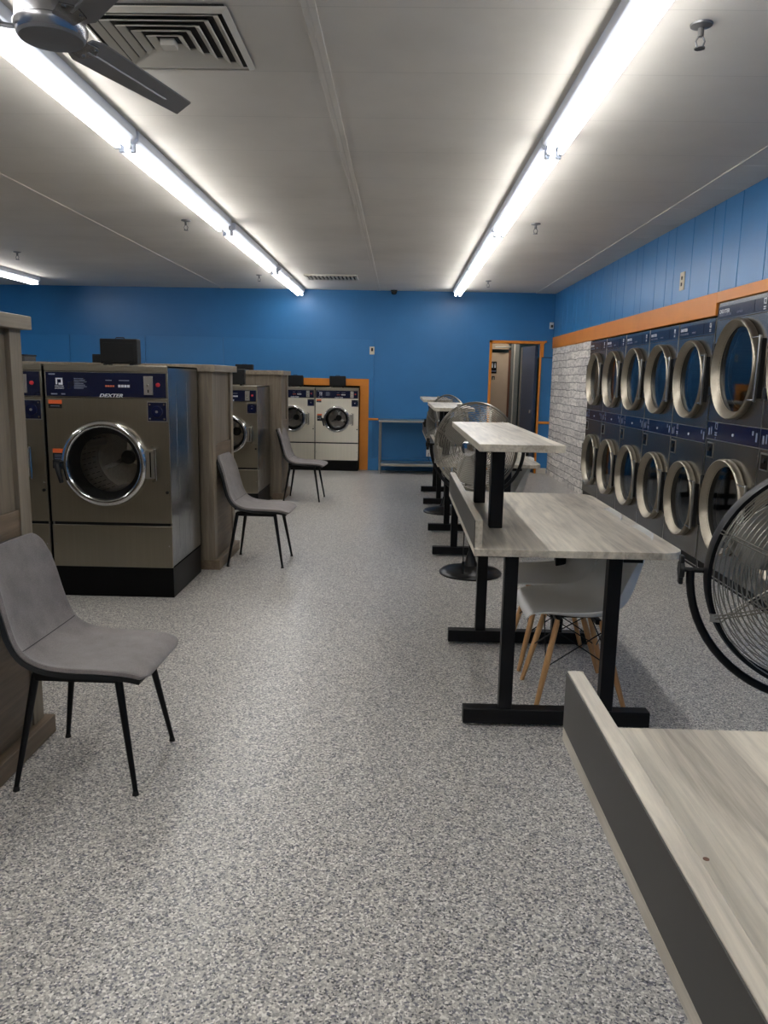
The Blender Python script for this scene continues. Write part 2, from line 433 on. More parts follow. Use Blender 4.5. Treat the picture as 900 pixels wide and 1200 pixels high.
struct(b.build('trim_right_panelling', bevel=0.003))
b = MB(); b.box(XR - .014, XR + .03, 5.985, YB, 1.965, 2.135, 'orange').box(XR - .014, XR + .03, YF, 5.985, 2.055, 2.135, 'orange'); struct(b.build('trim_orange_band', bevel=0.003))
struct(box1('trim_stone_wallpaper', None, XR, XR + .02, 9.86, YB, 0, 1.965, 'stone'))
struct(box1('wall_left', None, XL - .1, XL, YF, YB, 0, ZC, 'blue'))
struct(box1('wall_front', None, XL, XR + .1, YF - .1, YF, 0, ZC, 'far_wall'))
# blue board panelling on the back wall (upper edge at 2.05 m, seams between boards)
b = MB()
for x0, x1 in ((XL, -5.24), (-5.234, -4.04), (-4.034, -2.8), (-2.794, -0.44)):
    b.box(x0, x1, YB - .016, YB, 1.0 if x1 > -2.8 and x0 < -1 and False else 0, 2.05, 'blue_panel') if x1 < -2.1 else None
b.box(-2.794, -0.43, YB - .016, YB, 1.44, 2.05, 'blue_panel')
b.box(-2.794, -2.2, YB - .016, YB, 0, 1.44, 'blue_panel')
b.box(-0.5, -0.43, YB - .016, YB, 0, 1.44, 'blue_panel')
b.box(-0.5, -0.485, YB - .013, YB, 0.2, 1.41, 'blue_panel')
b.box(-0.44, -0.425, YB - .014, YB, 0, 1.41, 'blue_panel')
struct(b.build('trim_back_panelling', bevel=0.002))
b = MB()
b.box(-2.2, -0.5, YB - .022, YB, NZ, 1.445, 'orange'); b.box(NX1, -0.5, YB - .022, YB, 0, NZ, 'orange'); b.box(-2.2, NX0, YB - .022, YB, 0, NZ, 'orange')
struct(b.build('trim_washer_niche_frame', bevel=0.003))
b = MB(); b.box(-0.5, 1.375, YB - .024, YB, 0, .2, 'blue_panel'); b.box(XL, -2.2, YB - .024, YB, 0, .2, 'blue_panel')
struct(b.build('baseboard_back', bevel=0.003))
struct(box1('baseboard_back_right', None, 2.2, 2.36, YB - .014, YB, 0, .085, 'white_trim', 0.003))
b = MB(); b.box(-0.5, -0.34, YB - .02, YB, .8, .832, 'orange'); b.box(2.2, 2.37, YB - .02, YB, .79, .83, 'orange')
struct(b.build('trim_orange_rail', bevel=0.003))
# door casing
b = MB()
b.box(1.38, DX0, YB - .025, YB + .1, 0, 2.075, 'orange'); b.box(1.38, 2.235, YB - .025, YB + .1, 2.03, 2.075, 'orange')
b.box(2.235, 2.265, YB - .03, YB, 2.05, 2.08, 'orange')
b.box(DX1, 2.225, YB - .022, YB, 1.83, 2.03, 'orange'); b.box(DX1, 2.195, YB - .022, YB + .1, 0, 1.83, 'orange')
struct(b.build('trim_door_casing', bevel=0.003))
struct(MB().tube([(2.2, YB - .006, 1.826), (2.37, YB - .006, 1.822)], 0.005, 'black_plastic', 6).build('trim_conduit_line'))
# small hall behind the doorway
HX0, HX1, HY = 1.2, 2.55, YB + 1.9
b = MB(); b.box(HX0 - .05, HX0, YB + .1, HY, 0, 2.5, 'hall_grey'); b.box(HX1, HX1 + .05, YB + .1, HY, 0, 2.5, 'hall_grey'); b.box(HX0, HX1, HY, HY + .05, 0, 2.5, 'hall_teal')
struct(b.build('wall_hall'))
struct(box1('ceiling_hall', None, HX0 - .05, HX1 + .05, YB + .1, HY + .05, 2.5, 2.55, 'hall_grey'))
t = thing('hall_light', 'small ceiling light in the hall behind the orange-framed doorway', 'light fixture', (1.75, YB + .6, 2.5))
MB().lathe([(.001, 0), (.13, -.001), (.13, -.03)], (0, 0, 0), 'fixture_white', n=28).build('base', t)
MB().lathe([(.12, -.03), (.10, -.065), (.001, -.08)], (0, 0, 0), 'hall_lamp', n=28).build('lamp_shade', t)
# beige restroom door standing across the left of the doorway
d = struct(bpy.data.objects.new('door_1', None)); C.objects.link(d); d.location = (1.25, YB + 1.2, 0)
b = MB(); b.box(0.0, 0.6, 0, .045, 0.01, 1.93, 'door_beige'); b.build('door_leaf', d, bevel=0.002)
box1('hinge_stile', d, 0.6, 0.635, -.01, .06, 0, 1.98, 'brown_trim')
box1('door_frame', d, 0.64, 0.70, -.02, .08, 0, 2.1, 'hall_grey')
box1('transom_panel', d, 0.0, 0.6, .02, .05, 1.99, 2.3, 'door_beige')
s = MB(); s.box(.30, .40, -.006, -.001, 1.58, 1.78, 'black_gloss')
for cx in (.327, .373):
    s.cyl((cx, -.008, 1.745), (cx, -.005, 1.745), .009, 'white_print', n=12)
    s.box(cx - .011, cx + .011, -.008, -.005, 1.675, 1.732, 'white_print')
s.box(.308, .392, -.008, -.005, 1.61, 1.625, 'grey_print')
s.build('restroom_sign', d)
s = MB(); s.box(.325, .375, -.006, -.001, 1.47, 1.53, 'black_gloss'); s.cyl((.35, -.009, 1.505), (.35, -.005, 1.505), .008, 'beige_plate', n=10); s.box(.338, .362, -.009, -.005, 1.478, 1.492, 'beige_plate')
s.build('small_sign', d)
MB().tube([(.36, -.05, 2.02), (.5, -.12, 2.02), (.62, -.02, 2.03)], .014, 'white_trim', 8).build('door_closer', d)
# slate blue door, swung open into the hall on the right
d = struct(bpy.data.objects.new('door_2', None)); C.objects.link(d); d.location = (DX1 - .01, YB + .1, 0); d.rotation_euler = (0, 0, math.radians(97))
b = MB(); b.box(0, .76, 0, .045, .01, 2.01, 'door_slate'); b.build('door_leaf', d, bevel=0.002)
MB().box(.70, .76, .045, .06, .01, 2.01, 'alu').build('edge_strip', d)
MB().box(.06, .10, -.03, .075, .95, 1.0, 'nickel').build('door_handle', d, bevel=.004)
b = MB(); b.box(1.93, 2.0, YB + 1.0, YB + 1.06, 0, 2.35, 'hall_grey'); b.box(1.915, 1.93, YB + 1.0, YB + 1.06, 0, 2.35, 'white_trim')
struct(b.build('trim_hall_partition'))

# ceiling battens
b = MB(); b.box(-.395, -.34, YF, YB, ZC - .004, ZC, 'ceiling'); b.box(-2.835, -2.78, YF, YB, ZC - .006, ZC, 'ceiling')
struct(b.build('trim_ceiling_batten', bevel=0.002))
b = MB(); y = YF
while y < YB - .02:
    b.box(2.06, XR, y + .006, min(y + .61, YB) - .002, ZC - .008, ZC, 'ceiling'); y += .61
struct(b.build('trim_ceiling_border_tile', bevel=0.003))

# ------------------------------------------------------------------ lights on the ceiling
def make_fixture(label):
    L = 2.42
    t = thing('fluorescent_light', label, 'light fixture')
    hs = MB()
    hs.prism([(-.07, 0), (.07, 0), (.07, -.05), (.05, -.066), (-.05, -.066), (-.07, -.05)], 0.004, L - .004, 'fixture_white', 'xz')
    hs.build('housing', t, bevel=.003)
    for x in (-.031, .031):
        u = MB(); u.cyl((x, .04, -.094), (x, L - .04, -.094), .0165, 'tube', n=14); u.build('tube', t)
        for yy in (.012, L - .04):
            e = MB(); e.box(x - .016, x + .016, yy, yy + .026, -.112, -.06, 'fixture_white'); e.build('lamp_holder', t, bevel=.004)
    return t
GF = None
fx = make_fixture('twin-tube light of the right ceiling strip, beyond the top edge')
fx.location = (.83, -.3, ZC)
fname = {0: 'cut off by the top edge of the photo', 1: 'just past its first junction', 2: 'second from the back wall', 3: 'farthest, at the back wall'}
for i, y in enumerate((2.15, 4.6, 7.05, 9.5)):
    dup(fx, (.83, y, ZC), 0, 'twin-tube light in the right ceiling strip, ' + fname[i])
for i, y in enumerate((-.3, 2.13, 4.58, 7.15, 9.75)):
    nm = ['beyond the left edge of the photo', 'nearest in view, behind the ceiling fan', 'just past the first junction', 'second from the back wall end', 'farthest one, ending by the back wall'][i]
    dup(fx, (-1.575, y, ZC), 0, 'twin-tube light in the left ceiling strip, ' + nm)
dup(fx, (-5.25, 8.85, ZC), 0, 'fluorescent fixture at the far left edge of the ceiling with only its end in view')
for x, y in ((-5.25, 6.3), (-5.25, 3.8), (-5.25, 1.3), (.83, -2.8), (-1.575, -2.8), (-5.25, -2.8), (.83, -5.3), (-1.575, -5.3)):  # unseen fixtures, added to raise the ambient light
    dup(fx, (x, y, ZC), 0, 'unseen fluorescent ceiling fixture added to raise the ambient light of the room', 'added unseen ceiling fixtures')

# ceiling air diffuser, near
def diffuser(t, cx, cy, hw, hd, rings):
    f = MB()
    def frame(x0, x1, y0, y1, wdt, zo, zi, m):
        # sloped square ring: outer edge at zo, inner edge at zi
        o = [(x0, y0), (x1, y0), (x1, y1), (x0, y1)]; i = [(x0 + wdt, y0 + wdt), (x1 - wdt, y0 + wdt), (x1 - wdt, y1 - wdt), (x0 + wdt, y1 - wdt)]
        vs = [(a, b_, zo) for a, b_ in o] + [(a, b_, zi) for a, b_ in i] + [(a, b_, zo + .004) for a, b_ in o] + [(a, b_, zi + .004) for a, b_ in i]
        fs = []
        for k in range(4):
            j = (k + 1) % 4
            fs += [(k, j, 4 + j, 4 + k), (8 + k, 8 + j, 12 + j, 12 + k), (k, j, 8 + j, 8 + k), (4 + k, 4 + j, 12 + j, 12 + k)]
        return vs, fs, m
    f.box(-hw, hw, -hd, hd, -.012, -.001, 'duct_dark')
    f.build('duct_opening', t)
    fr = MB(); fr.add(*frame(-hw - .012, hw + .012, -hd - .012, hd + .012, .022, -.018, -.03, 'diffuser_white')); fr.build('flange', t)
    for k in range(rings):
        s_ = 1 - (k + .65) / (rings + .2)
        l = MB(); l.add(*frame(-hw * s_, hw * s_, -hd * s_, hd * s_, min(hw, hd) / rings * .56, -.03, -.016, 'diffuser_white')); l.build('louvre', t)
    c_ = MB(); c_.box(-hw * .1, hw * .1, -hd * .1, hd * .1, -.045, -.02, 'diffuser_white'); c_.build('centre_plate', t)
t = thing('ceiling_vent', 'large square stepped air vent in the ceiling behind the ceiling fan blades', 'vent', (-.965, 3.36, ZC))
diffuser(t, 0, 0, .285, .275, 6)
t = thing('ceiling_vent', 'small slatted air vent on the ceiling close to the back blue wall', 'vent', (-.96, 10.72, ZC))
b = MB(); b.box(-.33, .33, -.2, .2, -.012, -.001, 'duct_dark'); b.build('backing', t)
b = MB(); b.box(-.35, .35, -.22, -.195, -.022, 0, 'diffuser_white').box(-.35, .35, .195, .22, -.022, 0, 'diffuser_white').box(-.35, -.32, -.2, .2, -.022, 0, 'diffuser_white').box(.32, .35, -.2, .2, -.022, 0, 'diffuser_white'); b.build('frame', t)
for k in range(12):
    x = -.3 + k * .052
    MB().box(x, x + .022, -.195, .195, -.028, -.012, 'diffuser_white').build('slat', t)

# sprinklers
def make_sprinkler():
    t = thing('sprinkler', '', 'sprinkler')
    MB().lathe([(.001, 0), (.042, -.001), (.04, -.008), (.02, -.014), (.012, -.016)], (0, 0, 0), 'dark_sensor', n=24).build('escutcheon', t)
    b = MB(); b.cyl((0, 0, -.01), (0, 0, -.045), .011, 'dark_sensor', n=12)
    b.tube([(-.008, 0, -.045), (-.017, 0, -.06), (-.012, 0, -.078), (0, 0, -.085)], .0035, 'dark_sensor', 6)
    b.tube([(.008, 0, -.045), (.017, 0, -.06), (.012, 0, -.078), (0, 0, -.085)], .0035, 'dark_sensor', 6)
    b.build('sprinkler_body', t)
    MB().cyl((0, 0, -.084), (0, 0, -.088), .02, 'dark_sensor', n=16).build('deflector', t)
    return t
sp = make_sprinkler(); sp.location = (1.114, 3.21, ZC); sp['label'] = 'grey pendant sprinkler head at top right of the ceiling, nearest the camera'
for (x, y), l in zip(((1.143, 7.0), (1.17, 10.9), (-1.925, 7.07), (-1.93, 10.66), (-4.39, 9.0)),
                     ('grey sprinkler head right of the right light strip, middle of its row', 'grey sprinkler head right of the right light strip, by the back wall', 'grey sprinkler head just left of the left light strip, nearer one', 'grey sprinkler head just left of the left light strip, by the back wall', 'grey sprinkler head at the far left of the ceiling above the tall partition')):
    dup(sp, (x, y, ZC), 0, l)
t = thing('security_camera', 'small dark dome camera at the top of the blue back wall', 'camera', (-.13, YB - .08, ZC))
MB().cyl((0, 0, 0), (0, 0, -.025), .05, 'black_plastic', n=24).build('mount', t)
MB().lathe([(.046, -.025), (.044, -.045), (.03, -.064), (.001, -.07)], (0, 0, 0), 'black_gloss', n=24).build('dome', t)

# ceiling fan
t = thing('ceiling_fan', 'three-blade ceiling fan with nickel motor and dark grey blades at top left', 'ceiling fan', (-1.055, 2.455, ZC), math.radians(-1))
MB().lathe([(.001, 0), (.07, -.001), (.068, -.03), (.03, -.06), (.014, -.065)], (0, 0, 0), 'nickel', n=32).build('canopy', t)
MB().cyl((0, 0, -.05), (0, 0, -.26), .013, 'nickel', n=16).build('downrod', t)
b = MB(); b.lathe([(.014, -.235), (.045, -.24), (.085, -.255), (.098, -.28), (.098, -.335), (.104, -.34), (.104, -.352), (.096, -.37)], (0, 0, 0), 'nickel', n=40); b.build('motor_housing', t)
MB().lathe([(.096, -.37), (.09, -.378), (.05, -.384), (.001, -.386)], (0, 0, 0), 'blade_grey', n=40).build('bottom_cap', t)
for a in (75, -45, 195):
    R_ = Matrix.Rotation(math.radians(a), 4, 'Z') @ Matrix.Translation((0, 0, -.345)) @ Matrix.Rotation(math.radians(-13), 4, 'X')
    poly = [(.13, -.045), (.17, -.062), (.69, -.052), (.73, .035), (.17, .066), (.13, .05)]
    vs = [R_ @ Vector((u, v, z)) for z in (-.003, .003) for u, v in poly]; n = 6
    b = MB(); b.add(vs, [tuple(range(n))[::-1], tuple(range(n, 2 * n))] + [(i, (i + 1) % n, n + (i + 1) % n, n + i) for i in range(n)], 'blade_grey')
    b.add([R_ @ Vector(p) for p in ((.16, -.006, -.004), (.6, -.006, -.004), (.6, .006, -.004), (.16, .006, -.004), (.16, -.004, -.009), (.58, -.004, -.009), (.58, .004, -.009), (.16, .004, -.009))], [(0, 1, 5, 4), (1, 2, 6, 5), (2, 3, 7, 6), (3, 0, 4, 7), (4, 5, 6, 7)], 'blade_grey')
    bl = b.build('blade', t)
    ir = MB(); ir.add([R_ @ Vector((u, v, z)) for z in (-.008, -.003) for u, v in ((.08, -.03), (.17, -.04), (.2, 0), (.17, .04), (.08, .03))], [(4, 3, 2, 1, 0), (5, 6, 7, 8, 9)] + [(i, (i + 1) % 5, 5 + (i + 1) % 5, 5 + i) for i in range(5)], 'nickel')
    for q in ((.17, -.025), (.17, .025)): ir.cyl(R_ @ Vector((q[0], q[1], -.012)), R_ @ Vector((q[0], q[1], -.006)), .006, 'chrome', n=8)
    ir.build('blade_bracket', bl)

# ------------------------------------------------------------------ washing machines (front faces -y)
def make_washer(name, label, W, H, D, P, cx, cz, R, group=None, fm='steel'):
    t = thing(name, label, 'washing machine', group=group)
    h = W / 2 - .004; zc1 = H - .045; zc0 = H - .2 if W > .75 else H - .165
    zg1 = P + .30 if W > .75 else P + .285; zg0 = zg1 - .02
    b = MB()   # cabinet shell
    b.box(-h, -h + .012, .014, D, P, H, 'steel_side').box(h - .012, h, .014, D, P, H, 'steel_side').box(-h, h, D - .012, D, P, H, 'steel_side')
    b.box(-h, h, .014, D, H - .012, H, 'steel_h').box(-h, h, .014, D, P, P + .012, 'steel_side')
    b.box(-h + .012, h - .012, .02, .03, zg0 - .01, zg1 + .01, 'dark_cavity')
    for k in (.25, .6): b.box(h, h + .001, D * k, D * k + .006, P + .1, H - .1, 'steel_side')
    b.build('cabinet', t, bevel=.003)
    box1('plinth', t, -h + .004, h - .002, .016, D - .01, 0, P, 'plinth')
    b = MB(); b.holed(-h, h, zg1, zc0 - .006, cx, cz, R * .9, 0, .016, fm); b.build('front_panel', t, bevel=.0025)
    b = MB(); b.box(-h, h, 0, .016, P + .004, zg0, fm)
    for x in (-h + .02, h - .02): b.cyl((x, -.004, zg0 - .13), (x, .002, zg0 - .13), .005, 'chrome', n=8)
    b.build('lower_panel', t, bevel=.0025)
    b = MB(); b.box(-h, h, 0, .016, zc1 + .006, H, 'steel_h'); b.box(-h, h, .004, .016, zc0 - .004, zc1 + .004, 'steel_h')
    b.build('top_panel', t, bevel=.002)
    # control panel with its print
    pw = h - .012; b = MB(); b.box(-pw, pw, -.004, .006, zc0 + .002, zc1 - .002, 'navy')
    s = W / .79; zc = (zc0 + zc1) / 2; y = -.0045
    b.text('DEXTER', .03 * s, y, zc0 + .001, .03 * s, 'white_print', .35, 'CENTER', bold=.0006, width=1.35)
    # square swirl emblem with maker line
    ex = -pw + .085 * s
    b.box(ex - .022 * s, ex + .022 * s, y - .001, y, zc + .03 * s, zc + .038 * s, 'white_print').box(ex - .022 * s, ex - .012 * s, y - .001, y, zc - .002, zc + .034 * s, 'white_print')
    b.box(ex + .012 * s, ex + .022 * s, y - .001, y, zc + .004, zc + .034 * s, 'white_print').box(ex - .004, ex + .022 * s, y - .001, y, zc - .004, zc + .008 * s, 'white_print')
    b.text('DEXTER', ex, y, zc - .018 * s, .013 * s, 'white_print', 0, 'CENTER', width=1.2); b.text('LAUNDRY', ex, y, zc - .03 * s, .011 * s, 'white_print', 0, 'CENTER', width=1.2)
    b.box(-pw + .02, -pw + .06 * s, y - .0006, y, zc1 - .02 * s, zc1 - .012 * s, 'grey_print'); b.box(-pw + .03, -pw + .07 * s, y - .0006, y, zc0 + .012, zc0 + .02, 'grey_print'); b.box(-pw + .095 * s, -pw + .12 * s, y - .0006, y, zc0 + .012, zc0 + .02, 'grey_print')
    for k in range(7): b.box(-.2 * s, (-.2 + .06 + .02 * ((k * 7) % 3) / 2) * s, y - .0006, y, zc + (.034 - .01 * k) * s, zc + (.038 - .01 * k) * s, 'grey_print')
    b.box(.0, .04 * s, y - .0006, y, zc + .026 * s, zc + .031 * s, 'grey_print').box(.085 * s, .15 * s, y - .0006, y, zc + .026 * s, zc + .031 * s, 'grey_print')
    for k in range(4): b.box((-.002 + .015 * k) * s, (.010 + .015 * k) * s, y - .001, y, zc - .012 * s, zc - .002 * s, 'led')
    for k in range(4): b.box((.08 + .019 * k) * s, (.095 + .019 * k) * s, y - .002, y, zc - .014 * s, zc + .002 * s, 'white_print')
    cp = b.build('control_panel', t)
    b = MB(); b.box(.243 * s, .3 * s, -.012, -.002, zc - .058 * s, zc + .058 * s, 'alu'); b.cyl((.27 * s, -.015, zc), (.27 * s, -.01, zc), .007, 'chrome', n=10); b.box(.266 * s, .274 * s, -.014, -.011, zc - .045 * s, zc - .025 * s, 'black_gloss')
    b.build('coin_slot', cp, bevel=.002)
    b = MB(); b.lathe([(.013 * s, 0), (.013 * s, -.008), (.001, -.012)], (.332 * s, -.004, zc + .005), 'red_plastic', 'y', 16, (False, True)); b.build('stop_button', cp)
    # service lock with navy plate
    zl = zc0 - .085 * s
    b = MB(); q = .058 * s; xl = h - .07 * s - .03 * s + .03
    b.box(xl - q - .005, xl + q + .005, -.004, .002, zl - q - .005, zl + q + .005, 'alu'); b.box(xl - q, xl + q, -.006, -.003, zl - q, zl + q, 'navy')
    b.lathe([(.038 * s, -.006), (.034 * s, -.012), (.001, -.015)], (xl, 0, zl), 'navy_bright', 'y', 24)
    b.cyl((xl, -.02, zl), (xl, -.012, zl), .008 * s, 'alu', n=12)
    for i in (-1, 1):
        for j in (-1, 1): b.cyl((xl + i * q * .78, -.009, zl + j * q * .78), (xl + i * q * .78, -.005, zl + j * q * .78), .006 * s, 'chrome', n=8)
    b.build('lock_plate', t)
    # stickers
    b = MB()
    x0 = -h + .02; z0 = zc0 - .022
    b.box(x0, x0 + .085 * s, -.0015, 0, z0 - .024 * s, z0, 'orange_sticker').box(x0, x0 + .085 * s, -.0015, 0, z0 - .052 * s, z0 - .025 * s, 'black_plastic').box(x0 + .012, x0 + .07 * s, -.002, -.0015, z0 - .04 * s, z0 - .036 * s, 'grey_print')
    b.build('warning_sticker', t)
    b = MB(); z0 = cz + .09 * s; x0 = -h + .03
    b.box(x0, x0 + .085 * s, -.0015, 0, z0 - .027 * s, z0, 'orange_sticker').box(x0, x0 + .08 * s, -.0015, 0, z0 - .125 * s, z0 - .028 * s, 'black_plastic').box(x0 + .012, x0 + .035 * s, -.002, -.0015, z0 - .09 * s, z0 - .08 * s, 'white_print')
    b.box(x0 + .05 * s, x0 + .058 * s, -.002, -.0015, z0 - .095 * s, z0 - .07 * s, 'white_print')
    for k in range(3): b.box(x0 + .01, x0 + .07 * s, -.002, -.0015, z0 - (.04 + .012 * k) * s, z0 - (.044 + .012 * k) * s, 'grey_print')
    b.build('warning_sticker', t)
    # door
    b = MB()
    b.lathe([(R * .9, .01), (R, .002), (R * 1.005, -.02), (R * .985, -.04), (R * .95, -.05), (R * .90, -.05), (R * .885, -.042), (R * .87, -.048), (R * .85, -.046), (R * .835, -.03), (R * .83, .0)], (cx, 0, cz), 'chrome', 'y', 72)
    dr = b.build('door_ring', t, angle=60)
    b = MB(); b.lathe([(R * .835, -.03), (R * .80, -.012), (R * .70, .02), (R * .68, .05)], (cx, 0, cz), 'rubber', 'y', 64); b.build('gasket', dr)
    b = MB(); b.lathe([(R * .82, -.02), (R * .66, -.026), (R * .4, -.032), (.001, -.036)], (cx, 0, cz), 'glass_washer', 'y', 48); b.build('door_glass', dr, recalc=False)
    # drum seen through the glass
    b = MB(); rd = R * .84; dd = .42
    b.lathe([(R * .9, .03), (rd, .06), (rd, dd), (rd * .96, dd + .02), (.03, dd + .03), (.001, dd + .02)], (cx, 0, cz), 'drum', 'y', 48)
    for k in range(3):
        a = 2 * PI * k / 3 + .5
        b.bar((cx + rd * .9 * math.cos(a), .08, cz + rd * .9 * math.sin(a)), (cx + rd * .9 * math.cos(a), dd, cz + rd * .9 * math.sin(a)), .05, .05, 'drum')
        b.bar((cx, dd, cz), (cx + rd * .8 * math.cos(a + 1), dd + .01, cz + rd * .8 * math.sin(a + 1)), .03, .012, 'chrome', (0, 1, 0))
    b.lathe([(.05, dd - .01), (.045, dd - .03), (.001, dd - .035)], (cx, 0, cz), 'rubber', 'y', 24)
    for j in range(4):
        for k in range(40):
            a = 2 * PI * k / 40; yy = .1 + j * .085; b.box(-.002, .002, yy, yy + .05, -.001, .001, 'dark_cavity', Matrix.Translation((cx, 0, cz)) @ Matrix.Rotation(a, 4, 'Y') @ Matrix.Translation((0, 0, rd - .002)))
    b.build('drum', t)
    # hinge loop on the right, black latch handle on the left
    b = MB(); xr = cx + R * .98
    b.box(xr - .01, xr + .045 * s, -.034, 0, cz - .09 * s, cz + .09 * s, 'alu'); b.tube([(xr + .03 * s, -.002, cz + .11 * s), (xr + .06 * s, -.04, cz + .10 * s), (xr + .06 * s, -.04, cz - .10 * s), (xr + .03 * s, -.002, cz - .11 * s)], .008, 'chrome', 8)
    b.box(xr + .022 * s, xr + .03 * s, -.038, -.002, cz - .08 * s, cz + .08 * s, 'black_gloss')
    b.build('hinge', dr, bevel=.002)
    b = MB(); xl_ = cx - R * 1.0
    b.bar((xl_ - .035 * s, -.03, cz - .005), (xl_ + .02 * s, -.055, cz - .01), .05 * s, .05 * s, 'black_plastic')
    b.tube([(xl_ - .02 * s, -.05, cz), (xl_ - .005 * s, -.075, cz - .03 * s), (xl_ + .012 * s, -.07, cz - .12 * s)], [.02 * s, .018 * s, .013 * s], 'black_plastic', 10)
    b.cyl((xl_ - .02 * s, 0, cz), (xl_ - .02 * s, -.05, cz), .018 * s, 'black_plastic', n=12)
    b.build('latch_handle', dr)
    b = MB(); b.cyl((h - .02, 0, cz - .18 * s), (h - .02, -.012, cz - .18 * s), .010, 'rubber', n=10); b.cyl((h - .018, -.003, cz - .13 * s), (h - .018, 0, cz - .13 * s), .005, 'chrome', n=8); b.build('bumper', t)
    return t
big = make_washer('washing_machine', 'large stainless front-load washing machine on black plinth, frontmost and fully in view', .79, 1.505, .72, .2, -.02, .885, .276)
big.location = (-1.855, 4.855, 0)
dup(big, (-2.655, 4.855, 0), 0, 'large washing machine mostly hidden behind the near wooden partition, left of the frontmost one')
sm = make_washer('washing_machine', 'stainless washing machine between the two far wooden partitions, its left half hidden', .69, 1.35, .78, .185, .03, .835, .212)
sm.location = (-1.875, 8.28, 0)
dup(sm, (-2.57, 8.28, 0), 0, 'stainless washing machine hidden behind the wooden partition beside the middle washer')
sb = make_washer('washing_machine', 'stainless washing machine set in the orange-framed back wall niche, right one', .685, 1.305, .7, .165, .0, .815, .206, fm='steel_lit')
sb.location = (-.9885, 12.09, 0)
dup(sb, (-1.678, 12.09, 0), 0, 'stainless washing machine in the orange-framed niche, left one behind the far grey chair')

# black boxes that stand on the machines
def make_box():
    t = thing('plastic_box', '', 'box')
    b = MB(); b.box(-.125, .125, -.04, .04, .014, .178, 'black_plastic'); b.build('body', t, bevel=.006)
    MB().box(-.105, .105, -.043, -.039, .03, .15, 'black_plastic').build('face_plate', t, bevel=.003)
    for x in (-.1, .075):
        b = MB(); b.box(x, x + .028, -.055, .045, 0, .014, 'black_metal'); b.build('foot', t, bevel=.002)
    b = MB(); b.tube([(-.03, -.0, .178), (-.026, 0, .186), (.026, 0, .186), (.03, 0, .178)], .004, 'black_plastic', 6); b.build('handle', t)
    return t
bxo = make_box(); bxo.location = (-1.885, 5.22, 1.505); bxo['label'] = 'black plastic box on feet standing on top of the frontmost large washer'
dup(bxo, (-1.83, 8.5, 1.35), 0, 'black box on top of the middle washer, partly hidden by the wooden post')
dup(bxo, (-1.655, 12.2, 1.305), 0, 'black box on the left niche washer at the back wall')
dup(bxo, (-.988, 12.2, 1.305), 0, 'black box on the right niche washer at the back wall')

# wooden partitions between the washer rows (end face towards the aisle, x = xe)
def partition(label, xe, y0, y1, H, xlen, capw=.03, basew=.035):
    t = thing('wooden_partition', label, 'partition', (xe, (y0 + y1) / 2, 0)); hy = (y1 - y0) / 2
    MB().box(-xlen, -.02, -hy + .012, hy - .012, .02, H - .05, 'post_wood').build('panel', t)
    MB().box(-xlen, .03, -hy - capw, hy + capw, H - .05, H, 'cap_wood').build('top_cap', t, bevel=.003)
    for ya, yb in ((-hy, -hy + .085), (hy - .085, hy)):
        MB().box(-.1, 0, ya, yb, .07, H - .05, 'post_wood').build('stile', t, bevel=.002)
    MB().box(-.03, -.006, -hy + .08, hy - .08, .07, .94, 'base_wood').build('lower_rail', t, bevel=.002)
    MB().box(-.12, basew, -hy - .012, hy + basew - .01, 0, .075, 'base_wood').build('baseboard', t, bevel=.003)
    return t
partition('tall weathered-wood partition end at the left edge behind the near grey chair', -1.42, 2.1, 2.9, 1.657, 2.6)
partition('weathered-wood partition end standing behind the frontmost large washer', -1.375, 5.64, 6.34, 1.53, 4.2)
partition('weathered-wood partition end farthest back, beside the middle washer', -1.40, 9.1, 9.66, 1.525, 4.2)
dup(bxo, (-2.33, 6.2, 1.53), 0, 'black box behind the frontmost washer, only its top showing on the partition cap')['label'] = 'low black box on the partition cap just left behind the big black box'
for o in [o for o in C.objects if o.get('label', '').startswith('low black box')]: o.scale = (1, 1, .42)
dup(bxo, (-1.91, 9.5, 1.525), 0, 'low black box on the farthest wooden partition cap').scale = (.85, 1, .4)
t = thing('tray', 'low grey slotted tray on the partition cap beside the near wooden partition', 'tray', (-3.07, 6.2, 1.53))
b = MB(); b.box(-.1, .1, -.1, .1, 0, .05, 'grey_board'); b.build('body', t, bevel=.006)
b = MB(); b.box(-.105, .105, -.105, .105, .05, .062, 'black_plastic'); b.build('rim', t, bevel=.003)
b = MB()
for k in range(3): b.box(-.085 + k * .06, -.04 + k * .06, -.102, -.099, .012, .04, 'dark_cavity')
b.build('slots', t)

